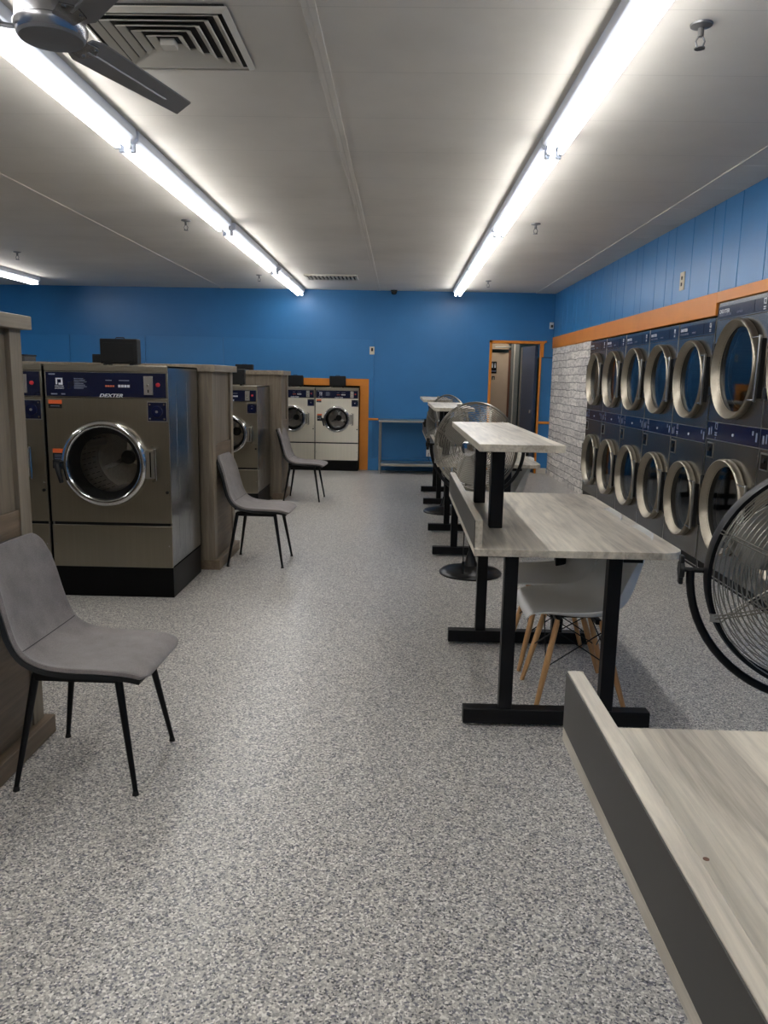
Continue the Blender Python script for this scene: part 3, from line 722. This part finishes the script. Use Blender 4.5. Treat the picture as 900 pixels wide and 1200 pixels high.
# ------------------------------------------------------------------ stacked dryers (front faces -y locally, turned to face -x)
def make_dryer(label, W, H, R, zu, zl, zs0, zs1, zt0, zt1):
    t = thing('stack_dryer', label, 'dryer'); h = W / 2 - .003; D = .8
    b = MB(); b.box(-h, -h + .01, .014, D, .02, H, 'steel_side').box(h - .01, h, .014, D, .02, H, 'steel_side').box(-h, h, D - .01, D, .02, H, 'steel_side').box(-h, h, .014, D, H - .01, H, 'steel_h').box(-h, h, .014, D, .02, .03, 'steel_side')
    b.build('cabinet', t)
    box1('plinth', t, -h, h, .02, .3, 0, .085, 'plinth')
    zm = [(.09, zs0 - .004, zl, 'lower_panel'), (zs1 + .004, zt0 - .012, zu, 'upper_panel')]
    for z0, z1, zc, nm in zm:
        b = MB(); b.holed(-h, h, z0, z1, 0, zc, R * .86, 0, .015, 'steel_dryer')
        for k in (z0 + .06, z1 - .05): b.cyl((h - .012, -.003, k), (h - .012, 0, k), .004, 'chrome', n=8)
        b.build(nm, t, bevel=.002)
    MB().box(h - .001, h + .003, -.004, .01, .09, H, 'alu').build('seam_strip', t)
    b = MB(); b.box(-h, h, 0, .015, zt0 - .01, H, 'steel_dryer'); b.build('top_fascia', t, bevel=.002)
    # top navy panels with print
    s = W / .776; xs = -h + (2 * h) * .70; y = -.004
    b = MB(); b.box(-h + .012, xs - .006, -.003, 0, zt0, zt1, 'navy'); b.box(xs + .01, h - .012, -.003, 0, zt0, zt1, 'navy')
    b.text('DEXTER', -h + .04, y, zt1 - .042 * s, .034 * s, 'white_print', .1, 'LEFT', bold=.0006, width=1.25); b.text('STACK DRYER', -h + .04, y, zt0 + .014 * s, .022 * s, 'grey_print', 0, 'LEFT', width=1.3)
    b.text('EXPRESS', -h + .30 * s, y, zt0 + .018 * s, .018 * s, 'grey_print', .3, 'LEFT', width=1.2)
    xe = (xs + h) / 2 + .02
    def emblem(xc, zc_, k, m):
        for dx, dz, ww, hh in ((-.5, .9, 1, .25), (-.5, .1, .25, 1), (.25, .3, .25, .8), (-.1, 0, .6, .25), (-.5, -.6, 1, .2), (-.5, -1.0, 1, .2)):
            b.box(xc + dx * k, xc + (dx + ww) * k, y - .0006, y, zc_ + dz * k, zc_ + (dz + hh) * k, m)
    emblem(xe, (zt0 + zt1) / 2, .03 * s, 'white_print')
    b.build('sign_panel', t)
    # control stripe
    b = MB(); b.box(-h, h, -.003, .012, zs0, zs1, 'navy_bright'); zc = (zs0 + zs1) / 2
    emblem(-h + .15 * s, zc + .012, .04 * s, 'grey_print'); emblem(-h + .15 * s, zc - .035, .02 * s, 'grey_print')
    b.box(-h + .07 * s, -h + .085 * s, y - .001, y, zc - .03, zc + .03, 'grey_print'); b.box(-h + .03 * s, -h + .05 * s, y - .001, y, zc - .035, zc + .02, 'grey_print')
    b.cyl((.03, -.009, zc - .01), (.03, -.003, zc - .01), .010, 'white_print', n=14)
    b.box(h - .1 * s, h - .08 * s, y - .001, y, zc + .01, zc + .04, 'grey_print'); b.box(h - .05 * s, h - .03 * s, y - .001, y, zc - .03, zc + .03, 'grey_print')
    b.build('control_stripe', t)
    b = MB(); b.box(-h, h, -.005, -.001, zs0 - .004, zs0 + .002, 'alu').box(-h, h, -.005, -.001, zs1 - .002, zs1 + .004, 'alu'); b.build('stripe_edging', t)
    b = MB(); x0 = -h + .03; z1 = zs0 - .025; b.box(x0, x0 + .10 * s, -.006, 0, z1 - .115, z1, 'alu').box(x0 + .012, x0 + .10 * s - .006, -.008, -.005, z1 - .105, z1 - .01, 'black_gloss')
    b.cyl((x0 + .055, -.014, z1 - .05), (x0 + .055, -.007, z1 - .05), .016, 'rubber', n=14); b.build('coin_box', t)
    for zc_, nm in ((zl, 'lower'), (zu, 'upper')):
        b = MB()
        b.lathe([(R * .86, .0), (R * .985, .0), (R, -.008), (R * 1.0, -.040), (R * .985, -.052), (R * .965, -.055), (R * .945, -.05), (R * .86, -.014), (R * .84, -.004)], (0, 0, zc_), 'steel_ring', 'y', 72)
        dr = b.build('door_ring', t, angle=50)
        b = MB(); b.lathe([(R * .855, -.012), (R * .84, .004), (R * .79, .012), (R * .785, .05)], (0, 0, zc_), 'rubber', 'y', 64); b.build('gasket', dr)
        b = MB(); b.lathe([(R * .83, -.002), (R * .5, -.003), (.001, -.0035)], (0, 0, zc_), 'glass_dryer', 'y', 48); b.build('door_glass', dr, recalc=False)
        b = MB(); b.lathe([(R * .86, .03), (R * .78, .05), (R * .95, .1), (R * .95, .6), (.04, .62), (.001, .61)], (0, 0, zc_), 'drum', 'y', 40); b.build('drum', t)
        b = MB(); hx = R * .98; zz = R * .58
        b.tube([(hx * .80, -.050, zc_ + zz), (h - .02, -.056, zc_ + zz)], .006, 'chrome', 6); b.tube([(hx * .80, -.05, zc_ - zz), (h - .02, -.056, zc_ - zz)], .006, 'chrome', 6)
        b.box(h - .030, h - .012, -.062, -.048, zc_ - zz - .012, zc_ + zz + .012, 'alu'); b.box(h - .012, h - .005, -.05, -.018, zc_ - zz * .95, zc_ + zz * .95, 'rubber')
        b.build('handle', dr, bevel=.002)
        b = MB()
        for k in (-.45, .45): b.box(-R - .03, -R + .02, -.045, 0, zc_ + k * R - .035, zc_ + k * R + .035, 'black_metal')
        b.cyl((-R - .014, -.035, zc_ - .45 * R), (-R - .014, -.035, zc_ + .45 * R), .006, 'black_metal', n=8)
        b.build('hinge', dr, bevel=.002)
    return t
DA = -PI / 2
d0 = make_dryer('', .776, 1.952, .312, 1.49, .515, 1.005, 1.118, 1.84, 1.925)
ys = [9.477 - .776 * k for k in range(5)]
dn = ['farthest of the stacked dryers, next to the grey stone wallpaper', 'second stacked dryer from the stone wallpaper', 'third of the smaller stacked dryers, counted from the stone wallpaper', 'fourth of the smaller stacked dryers, counted from the stone wallpaper', 'last smaller stacked dryer, adjoining the taller dryers']
d0.location = (XR, ys[0], 0); d0.rotation_euler = (0, 0, DA); d0['label'] = dn[0]
for k in range(1, 5): dup(d0, (XR, ys[k], 0), DA, dn[k])
d1 = make_dryer('taller stainless stacked dryer with both big round doors in view, beyond the fan at right', .885, 2.05, .352, 1.56, .575, 1.045, 1.175, 1.935, 2.02)
d1.location = (XR, 5.535, 0); d1.rotation_euler = (0, 0, DA)
dup(d1, (XR, 4.648, 0), DA, 'nearest taller stacked dryer, cut off by the right edge of the photo')

# ------------------------------------------------------------------ folding desks with T-feet
def make_desk(label):
    # local origin: floor below near left corner; x to the right, y away
    t = thing('folding_desk', label, 'desk'); W, L, z0, z1 = .85, 1.62, .755, .785
    r = .09; poly = [(0, 0), (W - r, 0)] + [(W - r + r * math.sin(a), r - r * math.cos(a)) for a in [PI / 12 * k for k in range(1, 6)]] + [(W, r), (W, L - r)] + [(W - r + r * math.cos(a), L - r + r * math.sin(a)) for a in [PI / 12 * k for k in range(1, 6)]] + [(W - r, L), (0, L)]
    MB().prism(poly, z0, z1, 'desk_wood').build('tabletop', t, bevel=.0025)
    m = MB().box(.002, .032, .015, L - .003, z1, z1 + .115, 'desk_wood').build('side_board', t, bevel=.0015)
    MB().box(-.0005, .0025, .016, L - .004, z1 + .001, z1 + .113, 'grey_board').build('facing', m)
    for y in (.09, 1.12):
        b = MB(); b.box(-.015, .775, y - .03, y + .03, .012, .078, 'black_metal'); ft = b.build('foot', t, bevel=.003)
        b = MB()
        for x in (.03, .73): b.cyl((x, y, 0), (x, y, .014), .017, 'alu', n=14)
        b.build('leveller', ft)
        for x in (.135, .56):
            MB().box(x, x + .056, y - .025, y + .025, .078, z0, 'black_metal').build('leg', t, bevel=.003)
        MB().box(.62, .70, y - .02, y + .02, z0 - .03, z0, 'black_metal').build('bracket', t, bevel=.002)
    return t
def make_shelf(label, zt):
    t = thing('desk_shelf', label, 'shelf')
    MB().box(0, .34, 0, 1.62, zt - .03, zt, 'desk_wood').build('shelf_board', t, bevel=.0025)
    for y in (.47, 1.2):
        MB().box(.105, .165, y - .03, y + .03, .785, zt - .03, 'black_metal').build('upright', t, bevel=.003)
    return t
desk = make_desk('pale wood-grain desk in the middle distance with white chairs tucked under it')
desk.location = (.31, 3.01, 0)
dup(desk, (.333, -.20, 0), 0, 'nearest pale wood-grain desk with charcoal side board, filling the bottom right corner')
dup(desk, (.31, 6.2, 0), 0, 'third pale desk from the camera, mostly hidden behind the round fan and nearer desk')
dup(desk, (.31, 8.83, 0), 0, 'farthest pale desk, nearest the back wall table')
b = MB(); b.cyl((.449, 1.0, .7845), (.449, 1.0, .7856), .0045, 'brown_trim', n=14); tag(b.build('screw_cap'), 'tiny brown screw cap set in the nearest desktop', 'screw cap')
s0 = make_shelf('pale wood shelf raised on two black uprights over the middle-distance desk', 1.205); s0.location = (.315, 3.02, 0)
s1 = make_shelf('pale wood shelf raised over the third desk, just left above the round fan', 1.22); s1.location = (.29, 6.5, 0)
dup(s1, (.275, 9.1, 0), 0, 'farthest pale raised shelf, over the last desk')

# ------------------------------------------------------------------ grey fabric chairs (facing +x locally)
def shell_surface(prof, hw, NW, curl, bow):
    # prof: [(x,z)], hw: half widths; returns grid of points
    rows = []
    for i, (x, z) in enumerate(prof):
        a = prof[max(i - 1, 0)]; c_ = prof[min(i + 1, len(prof) - 1)]
        tx, tz = c_[0] - a[0], c_[1] - a[1]; L = math.hypot(tx, tz) or 1; nx, nz = tz / L, -tx / L
        row = []
        for k in range(NW + 1):
            u = -1 + 2 * k / NW; cu = curl[i] * abs(u) ** 2.6
            row.append(Vector((x + nx * cu, hw[i] * math.sin(u * PI / 2 * .93) / math.sin(PI / 2 * .93), z + nz * cu)))
        rows.append(row)
    return rows
def resample(pts, n):
    out = []; N = len(pts)
    def cr(a, b, c, d, t): return 0.5 * ((2 * b) + (-a + c) * t + (2 * a - 5 * b + 4 * c - d) * t * t + (-a + 3 * b - 3 * c + d) * t ** 3)
    for k in range(n):
        f = k / (n - 1) * (N - 1); i = min(int(f), N - 2); t = f - i
        P = [pts[max(i - 1, 0)], pts[i], pts[i + 1], pts[min(i + 2, N - 1)]]
        out.append(tuple(cr(*[q[j] for q in P], t) for j in range(len(pts[0]))))
    return out
def slab_from_rows(mb, rows, th0, th1, m):
    # thick slab: offsets along the normal from th0 (top) to th1 (bottom, negative)
    R, K = len(rows), len(rows[0]); nrm = []
    for i in range(R):
        rr = []
        for k in range(K):
            a = rows[min(i + 1, R - 1)][k] - rows[max(i - 1, 0)][k]; c_ = rows[i][min(k + 1, K - 1)] - rows[i][max(k - 1, 0)]
            n = a.cross(c_); n = n.normalized() if n.length > 1e-9 else Vector((0, 0, 1)); rr.append(n)
        nrm.append(rr)
    vs = []
    for th in (th0, th1):
        for i in range(R):
            for k in range(K): vs.append(rows[i][k] + nrm[i][k] * th)
    fs = []; o = R * K
    for i in range(R - 1):
        for k in range(K - 1):
            a, b_, c_, d_ = i * K + k, i * K + k + 1, (i + 1) * K + k + 1, (i + 1) * K + k
            fs += [(a, b_, c_, d_), (o + a, o + b_, o + c_, o + d_)]
    for i in range(R - 1):
        for k in (0, K - 1): fs.append((i * K + k, (i + 1) * K + k, o + (i + 1) * K + k, o + i * K + k))
    for k in range(K - 1):
        for i in (0, R - 1): fs.append((i * K + k, i * K + k + 1, o + i * K + k + 1, o + i * K + k))
    mb.add(vs, fs, m)
def make_fabric_chair(label):
    t = thing('upholstered_chair', label, 'chair')
    key = [(.262, .418, .150, .0), (.252, .436, .200, .0), (.20, .452, .214, .002), (.10, .456, .217, .006), (0, .454, .217, .01), (-.09, .462, .215, .014), (-.155, .488, .212, .02), (-.195, .54, .21, .024), (-.222, .62, .205, .026), (-.246, .72, .20, .026), (-.268, .80, .192, .018), (-.277, .838, .176, .006), (-.281, .856, .14, .0)]
    ks = resample(key, 37)
    rows = shell_surface([(a, b_) for a, b_, _, _ in ks], [c_ for _, _, c_, _ in ks], 14, [d_ for _, _, _, d_ in ks], 0)
    # rows run front -> top of the back; cross product gives the upper side normal sign below
    b = MB(); slab_from_rows(b, rows, 0.0, .019, 'fabric'); f = b.build('cushion', t, angle=60)
    sub = f.modifiers.new('smooth', 'SUBSURF'); sub.levels = 1; sub.render_levels = 1
    ks2 = resample([(a - .002, b_ - .0, c_ - .001, d_) for a, b_, c_, d_ in key[1:]], 31)
    rows = shell_surface([(a, b_) for a, b_, _, _ in ks2], [c_ for _, _, c_, _ in ks2], 12, [d_ for _, _, _, d_ in ks2], 0)
    b = MB(); slab_from_rows(b, rows, .019, .035, 'black_plastic'); b.build('under_shell', t, angle=60)
    # seam where the seat meets the back
    i = 19; row = shell_surface([(a, b_) for a, b_, _, _ in ks], [c_ for _, _, c_, _ in ks], 14, [d_ for _, _, _, d_ in ks], 0)[i]
    b = MB(); b.tube([p + Vector((.0015, 0, .0015)) for p in row[1:-1]], .0014, 'black_plastic', 5); b.build('seam', f)
    fr = MB(); fr.box(-.14, .15, -.15, .15, .402, .42, 'black_metal'); fr.box(-.15, .16, -.165, -.14, .392, .425, 'black_metal'); fr.box(-.15, .16, .14, .165, .392, .425, 'black_metal'); fr.build('seat_frame', t, bevel=.004)
    for sx in (-1, 1):
        for sy in (-1, 1):
            b = MB(); b.cyl((sx * .145, sy * .15, .415), (sx * .212, sy * .205, .014), .0145, 'black_metal', r1=.0085, n=14)
            lg = b.build('leg', t)
            MB().cyl((sx * .212, sy * .205, .016), (sx * .2125, sy * .2055, 0), .009, 'rubber', r1=.012, n=12).build('foot_glide', lg)
    return t
ch = make_fabric_chair('grey fabric chair with black legs nearest the camera, against the near wooden partition')
ch.location = (-1.105, 2.665, 0); ch.rotation_euler = (0, 0, math.radians(-1))
dup(ch, (-1.085, 5.94, 0), math.radians(-2), 'grey fabric chair with black legs behind the frontmost large washer, middle one of three')
dup(ch, (-1.135, 9.16, 0), math.radians(-3), 'grey fabric chair farthest back, in front of the niche washers')

# ------------------------------------------------------------------ white shell chairs with wooden dowel legs (facing +x locally)
def make_shell_chair(label):
    t = thing('shell_chair', label, 'chair')
    key = [(.245, .40, .12, .0), (.250, .43, .175, .004), (.225, .452, .205, .012), (.15, .448, .222, .026), (.05, .436, .23, .04), (-.05, .432, .232, .055), (-.13, .448, .232, .075), (-.19, .50, .232, .085), (-.222, .58, .228, .08), (-.245, .67, .215, .06), (-.268, .745, .185, .03), (-.283, .79, .145, .012), (-.290, .806, .08, .0)]
    ks = resample(key, 33)
    rows = shell_surface([(a, b_) for a, b_, _, _ in ks], [c_ for _, _, c_, _ in ks], 16, [d_ for _, _, _, d_ in ks], 0)
    b = MB(); slab_from_rows(b, rows, 0.0, .006, 'shell_white'); f = b.build('shell', t, angle=60)
    sub = f.modifiers.new('smooth', 'SUBSURF'); sub.levels = 1; sub.render_levels = 1
    b = MB(); b.box(-.10, .12, -.018, .018, .385, .425, 'black_metal'); b.box(-.085, -.06, -.13, .13, .39, .412, 'black_metal'); b.box(.085, .11, -.13, .13, .39, .412, 'black_metal'); b.build('seat_bracket', t, bevel=.003)
    tops = {}; bots = {}
    for sx in (-1, 1):
        for sy in (-1, 1):
            T = Vector((.012 + sx * .095, sy * .12, .408)); B = Vector((sx * .2, sy * .185, 0)); tops[sx, sy] = T; bots[sx, sy] = B
            b = MB(); b.tube([T, T.lerp(B, .5), B.lerp(T, .03), B], [.0125, .0145, .0105, .010], 'leg_wood', 14); lg = b.build('leg', t)
            q = T.lerp(B, .2); n_ = Vector((0, -1, 0)); MB().cyl(q + n_ * .0135, q + n_ * .016, .004, 'alu', n=8).build('bolt', lg)
    b = MB()
    for a, c_ in (((-1, -1), (1, -1)), ((-1, 1), (1, 1)), ((-1, -1), (-1, 1)), ((1, -1), (1, 1))):
        b.tube([tops[a].lerp(bots[a], .12), tops[c_].lerp(bots[c_], .52)], .0028, 'black_metal', 6); b.tube([tops[c_].lerp(bots[c_], .12), tops[a].lerp(bots[a], .52)], .0028, 'black_metal', 6)
    b.build('wire_brace', t)
    return t
sc = make_shell_chair('nearer white plastic shell chair with wooden dowel legs tucked under the middle-distance desk')
sc.location = (.83, 3.42, 0); sc.rotation_euler = (0, 0, PI)
dup(sc, (.83, 3.90, 0), PI, 'white shell chair just beyond the nearer one under the middle-distance desk')
dup(sc, (.86, 6.62, 0), PI, 'white shell chair under the third desk, nearer one with its back showing beneath the desktop')
dup(sc, (.88, 7.1, 0), PI, 'white shell chair farther along the third desk, only a bit of its back showing')

# ------------------------------------------------------------------ pedestal fans (face -y locally)
def make_fan(label, hz, R, band=.035, bm_='black_metal', wr=.0019):
    t = thing('pedestal_fan', label, 'fan')
    MB().lathe([(.001, .0), (.235, .0), (.238, .012), (.22, .028), (.14, .048), (.06, .065), (.04, .10), (.028, .15), (.022, .17)], (0, 0, 0), 'fan_black', n=56).build('base', t)
    MB().cyl((0, 0, .14), (0, 0, hz - R - .06), .017, 'black_metal', n=16).build('pole', t)
    MB().cyl((0, 0, .40), (0, 0, .47), .026, 'black_plastic', n=16).build('pole_collar', t)
    b = MB(); Ry = R + .045; pts = []
    for k in range(33):
        a = PI + PI * k / 32; pts.append((Ry * math.cos(a), .02, hz + Ry * math.sin(a)))
    b.tube(pts, .013, 'black_metal', 10)
    b.cyl((0, .02, hz - Ry - .05), (0, .02, hz - Ry + .01), .024, 'black_metal', n=12)
    yk = b.build('yoke', t)
    for sx in (-1, 1):
        b = MB(); b.cyl((sx * (R - .01), .02, hz), (sx * (Ry + .03), .02, hz), .008, 'black_metal', n=10); b.cyl((sx * (Ry + .02), .02, hz), (sx * (Ry + .035), .02, hz), .03, 'black_plastic', n=6)
        b.box(sx * (Ry + .0275) - .006, sx * (Ry + .0275) + .006, .005, .035, hz - .045, hz + .045, 'black_plastic'); b.build('tilt_knob', yk, bevel=.003)
    MB().lathe([(R - .008, -band * .7), (R + .004, -band * .8), (R + .008, 0), (R + .004, band), (R - .008, band * .9)], (0, 0, hz), bm_, 'y', 72).build('rim_band', t)
    for sgn, nm, n_r in ((-1, 'front_grille', 24), (1, 'rear_grille', 17)):
        b = MB(); dep = .085
        def yy(r): return sgn * (.03 + dep * (1 - (r / R) ** 2.6))
        for k in range(n_r):
            r = .055 + (R - .06) * (k + .5) / n_r
            b.torus((0, yy(r), hz), (0, 1, 0), r, wr, 'wire', 64, 5)
        for k in range(8 if sgn < 0 else 6):
            a = 2 * PI * (k + .5) / (8 if sgn < 0 else 6)
            for da in (-.018, .018):
                pts = [(r * math.cos(a + da * R / r * .8), yy(r) + sgn * .003, hz + r * math.sin(a + da * R / r * .8)) for r in [.06 + (R - .055) * j / 9 for j in range(10)]]
                b.tube(pts, .0022, 'wire', 5)
        b.lathe([(.001, yy(0) + sgn * .004), (.05, yy(.05) + sgn * .004), (.06, yy(.06)), (.05, yy(.05) - sgn * .004)], (0, 0, hz), 'chrome' if sgn < 0 else 'black_metal', 'y', 32)
        b.build(nm, t)
    b = MB()
    for k in range(4):
        a = PI / 2 * k + .4; b.box(-.014, .014, -.034, -.024, -.012, .012, 'alu', Matrix.Translation((R * math.cos(a), 0, hz + R * math.sin(a))))
    b.build('grille_clip', t)
    for k in range(3):
        b = MB(); a0 = 2 * PI * k / 3 + .35; vs = []; fs = []; NR = 9; NA = 6
        for th in (0, .003):
            for i in range(NR):
                r = .055 + (R * .86 - .055) * i / (NR - 1); spread = .42 + .38 * math.sin(PI * min(1, i / (NR - 1) * .9 + .1))
                for j in range(NA):
                    u = j / (NA - 1) - .5; a = a0 + u * spread * 1.5 + .12 * i / NR
                    vs.append((r * math.cos(a), u * .075 + th, hz + r * math.sin(a)))
        o = NR * NA
        for i in range(NR - 1):
            for j in range(NA - 1):
                q = (i * NA + j, i * NA + j + 1, (i + 1) * NA + j + 1, (i + 1) * NA + j); fs += [q, tuple(o + z for z in q)]
        for i in range(NR - 1):
            for j in (0, NA - 1): fs.append((i * NA + j, (i + 1) * NA + j, o + (i + 1) * NA + j, o + i * NA + j))
        for j in range(NA - 1):
            for i in (0, NR - 1): fs.append((i * NA + j, i * NA + j + 1, o + i * NA + j + 1, o + i * NA + j))
        b.add(vs, fs, 'alu'); b.build('fan_blade', t, angle=70)
    b = MB(); b.cyl((0, -.05, hz), (0, .02, hz), .05, 'alu', n=24); b.cyl((0, .02, hz), (0, .16, hz), .075, 'black_metal', r1=.065, n=28); b.build('motor', t)
    return t
fan = make_fan('round pedestal fan with black base standing between the two middle desks, behind the raised shelf', .965, .325, .010, 'wire', .0024)
fan.location = (.562, 5.7, 0); fan.rotation_euler = (0, 0, math.radians(-28))
dup(fan, (.52, 8.45, 0), math.radians(-52), 'pedestal fan farther back, mostly hidden behind the far raised shelves')
fd = make_fan('large round fan cut off by the right edge, standing beside the nearest desk', .885, .345)
fd.location = (1.29, 2.24, 0); fd.rotation_euler = (0, 0, math.radians(-10))
b = MB(); b.tube([(.50, 5.55, .62), (.49, 5.5, .45), (.485, 5.49, .25), (.487, 5.49, .13)], .004, 'black_plastic', 6); b.cyl((.487, 5.49, .14), (.487, 5.49, .05), .010, 'black_plastic', n=10)
tag(b.build('fan_cord'), 'black cord hanging down beside the pole of the middle round fan', 'cord')

# ------------------------------------------------------------------ back wall table and small fittings
t = thing('metal_table', 'long narrow steel table with lower shelf against the blue back wall', 'table', (.2, 11.96, 0))
MB().box(-.52, .75, -.2, .3, .80, .832, 'alu').build('tabletop', t, bevel=.004)
MB().box(-.48, .72, -.18, .28, .125, .165, 'alu').build('lower_shelf', t, bevel=.004)
for x in (-.5, .72):
    for y in (-.17, .27): MB().cyl((x, y, 0), (x, y, .81), .017, 'alu', n=14).build('leg', t)
t = thing('wall_switch', 'small beige switch plate on the blue back wall above the table', 'switch', (-.458, YB - .014, 1.885))
MB().box(-.038, .038, -.008, 0, -.06, .06, 'beige_plate').build('plate', t, bevel=.002)
MB().box(-.012, .016, -.02, -.008, -.01, .04, 'black_plastic').build('toggle', t)
t = thing('wall_outlet', 'white outlet plate high on the blue right wall above the orange band', 'outlet', (XR, 6.78, 2.31))
MB().box(-.008, 0, -.05, .05, -.075, .075, 'beige_plate').build('plate', t, bevel=.002)
MB().box(-.012, -.007, -.012, .012, -.04, -.012, 'black_plastic').box(-.012, -.007, -.012, .012, .012, .04, 'black_plastic').build('socket', t)
t = thing('motion_sensor', 'small white sensor box at the corner of the back wall and right wall', 'sensor', (2.325, YB, 2.31))
MB().box(-.03, .03, -.05, 0, -.05, .05, 'white_plastic').build('housing', t, bevel=.006)
MB().box(-.018, .018, -.054, -.049, -.03, .01, 'grey_board').build('lens', t)
t = thing('wall_outlet', 'white outlet box low on the blue back wall behind the farthest desk', 'outlet', (.475, 11.4, 0))
MB().box(-.04, .04, YB - 11.4 - .05, YB - 11.4, .24, .38, 'white_plastic').build('box', t, bevel=.004)
MB().tube([(0, YB - 11.4 - .05, .30), (-.01, YB - 11.4 - .07, .22), (.03, YB - 11.4 - .07, .14), (.09, YB - 11.4 - .05, .08)], .004, 'black_plastic', 6).build('cord', t)
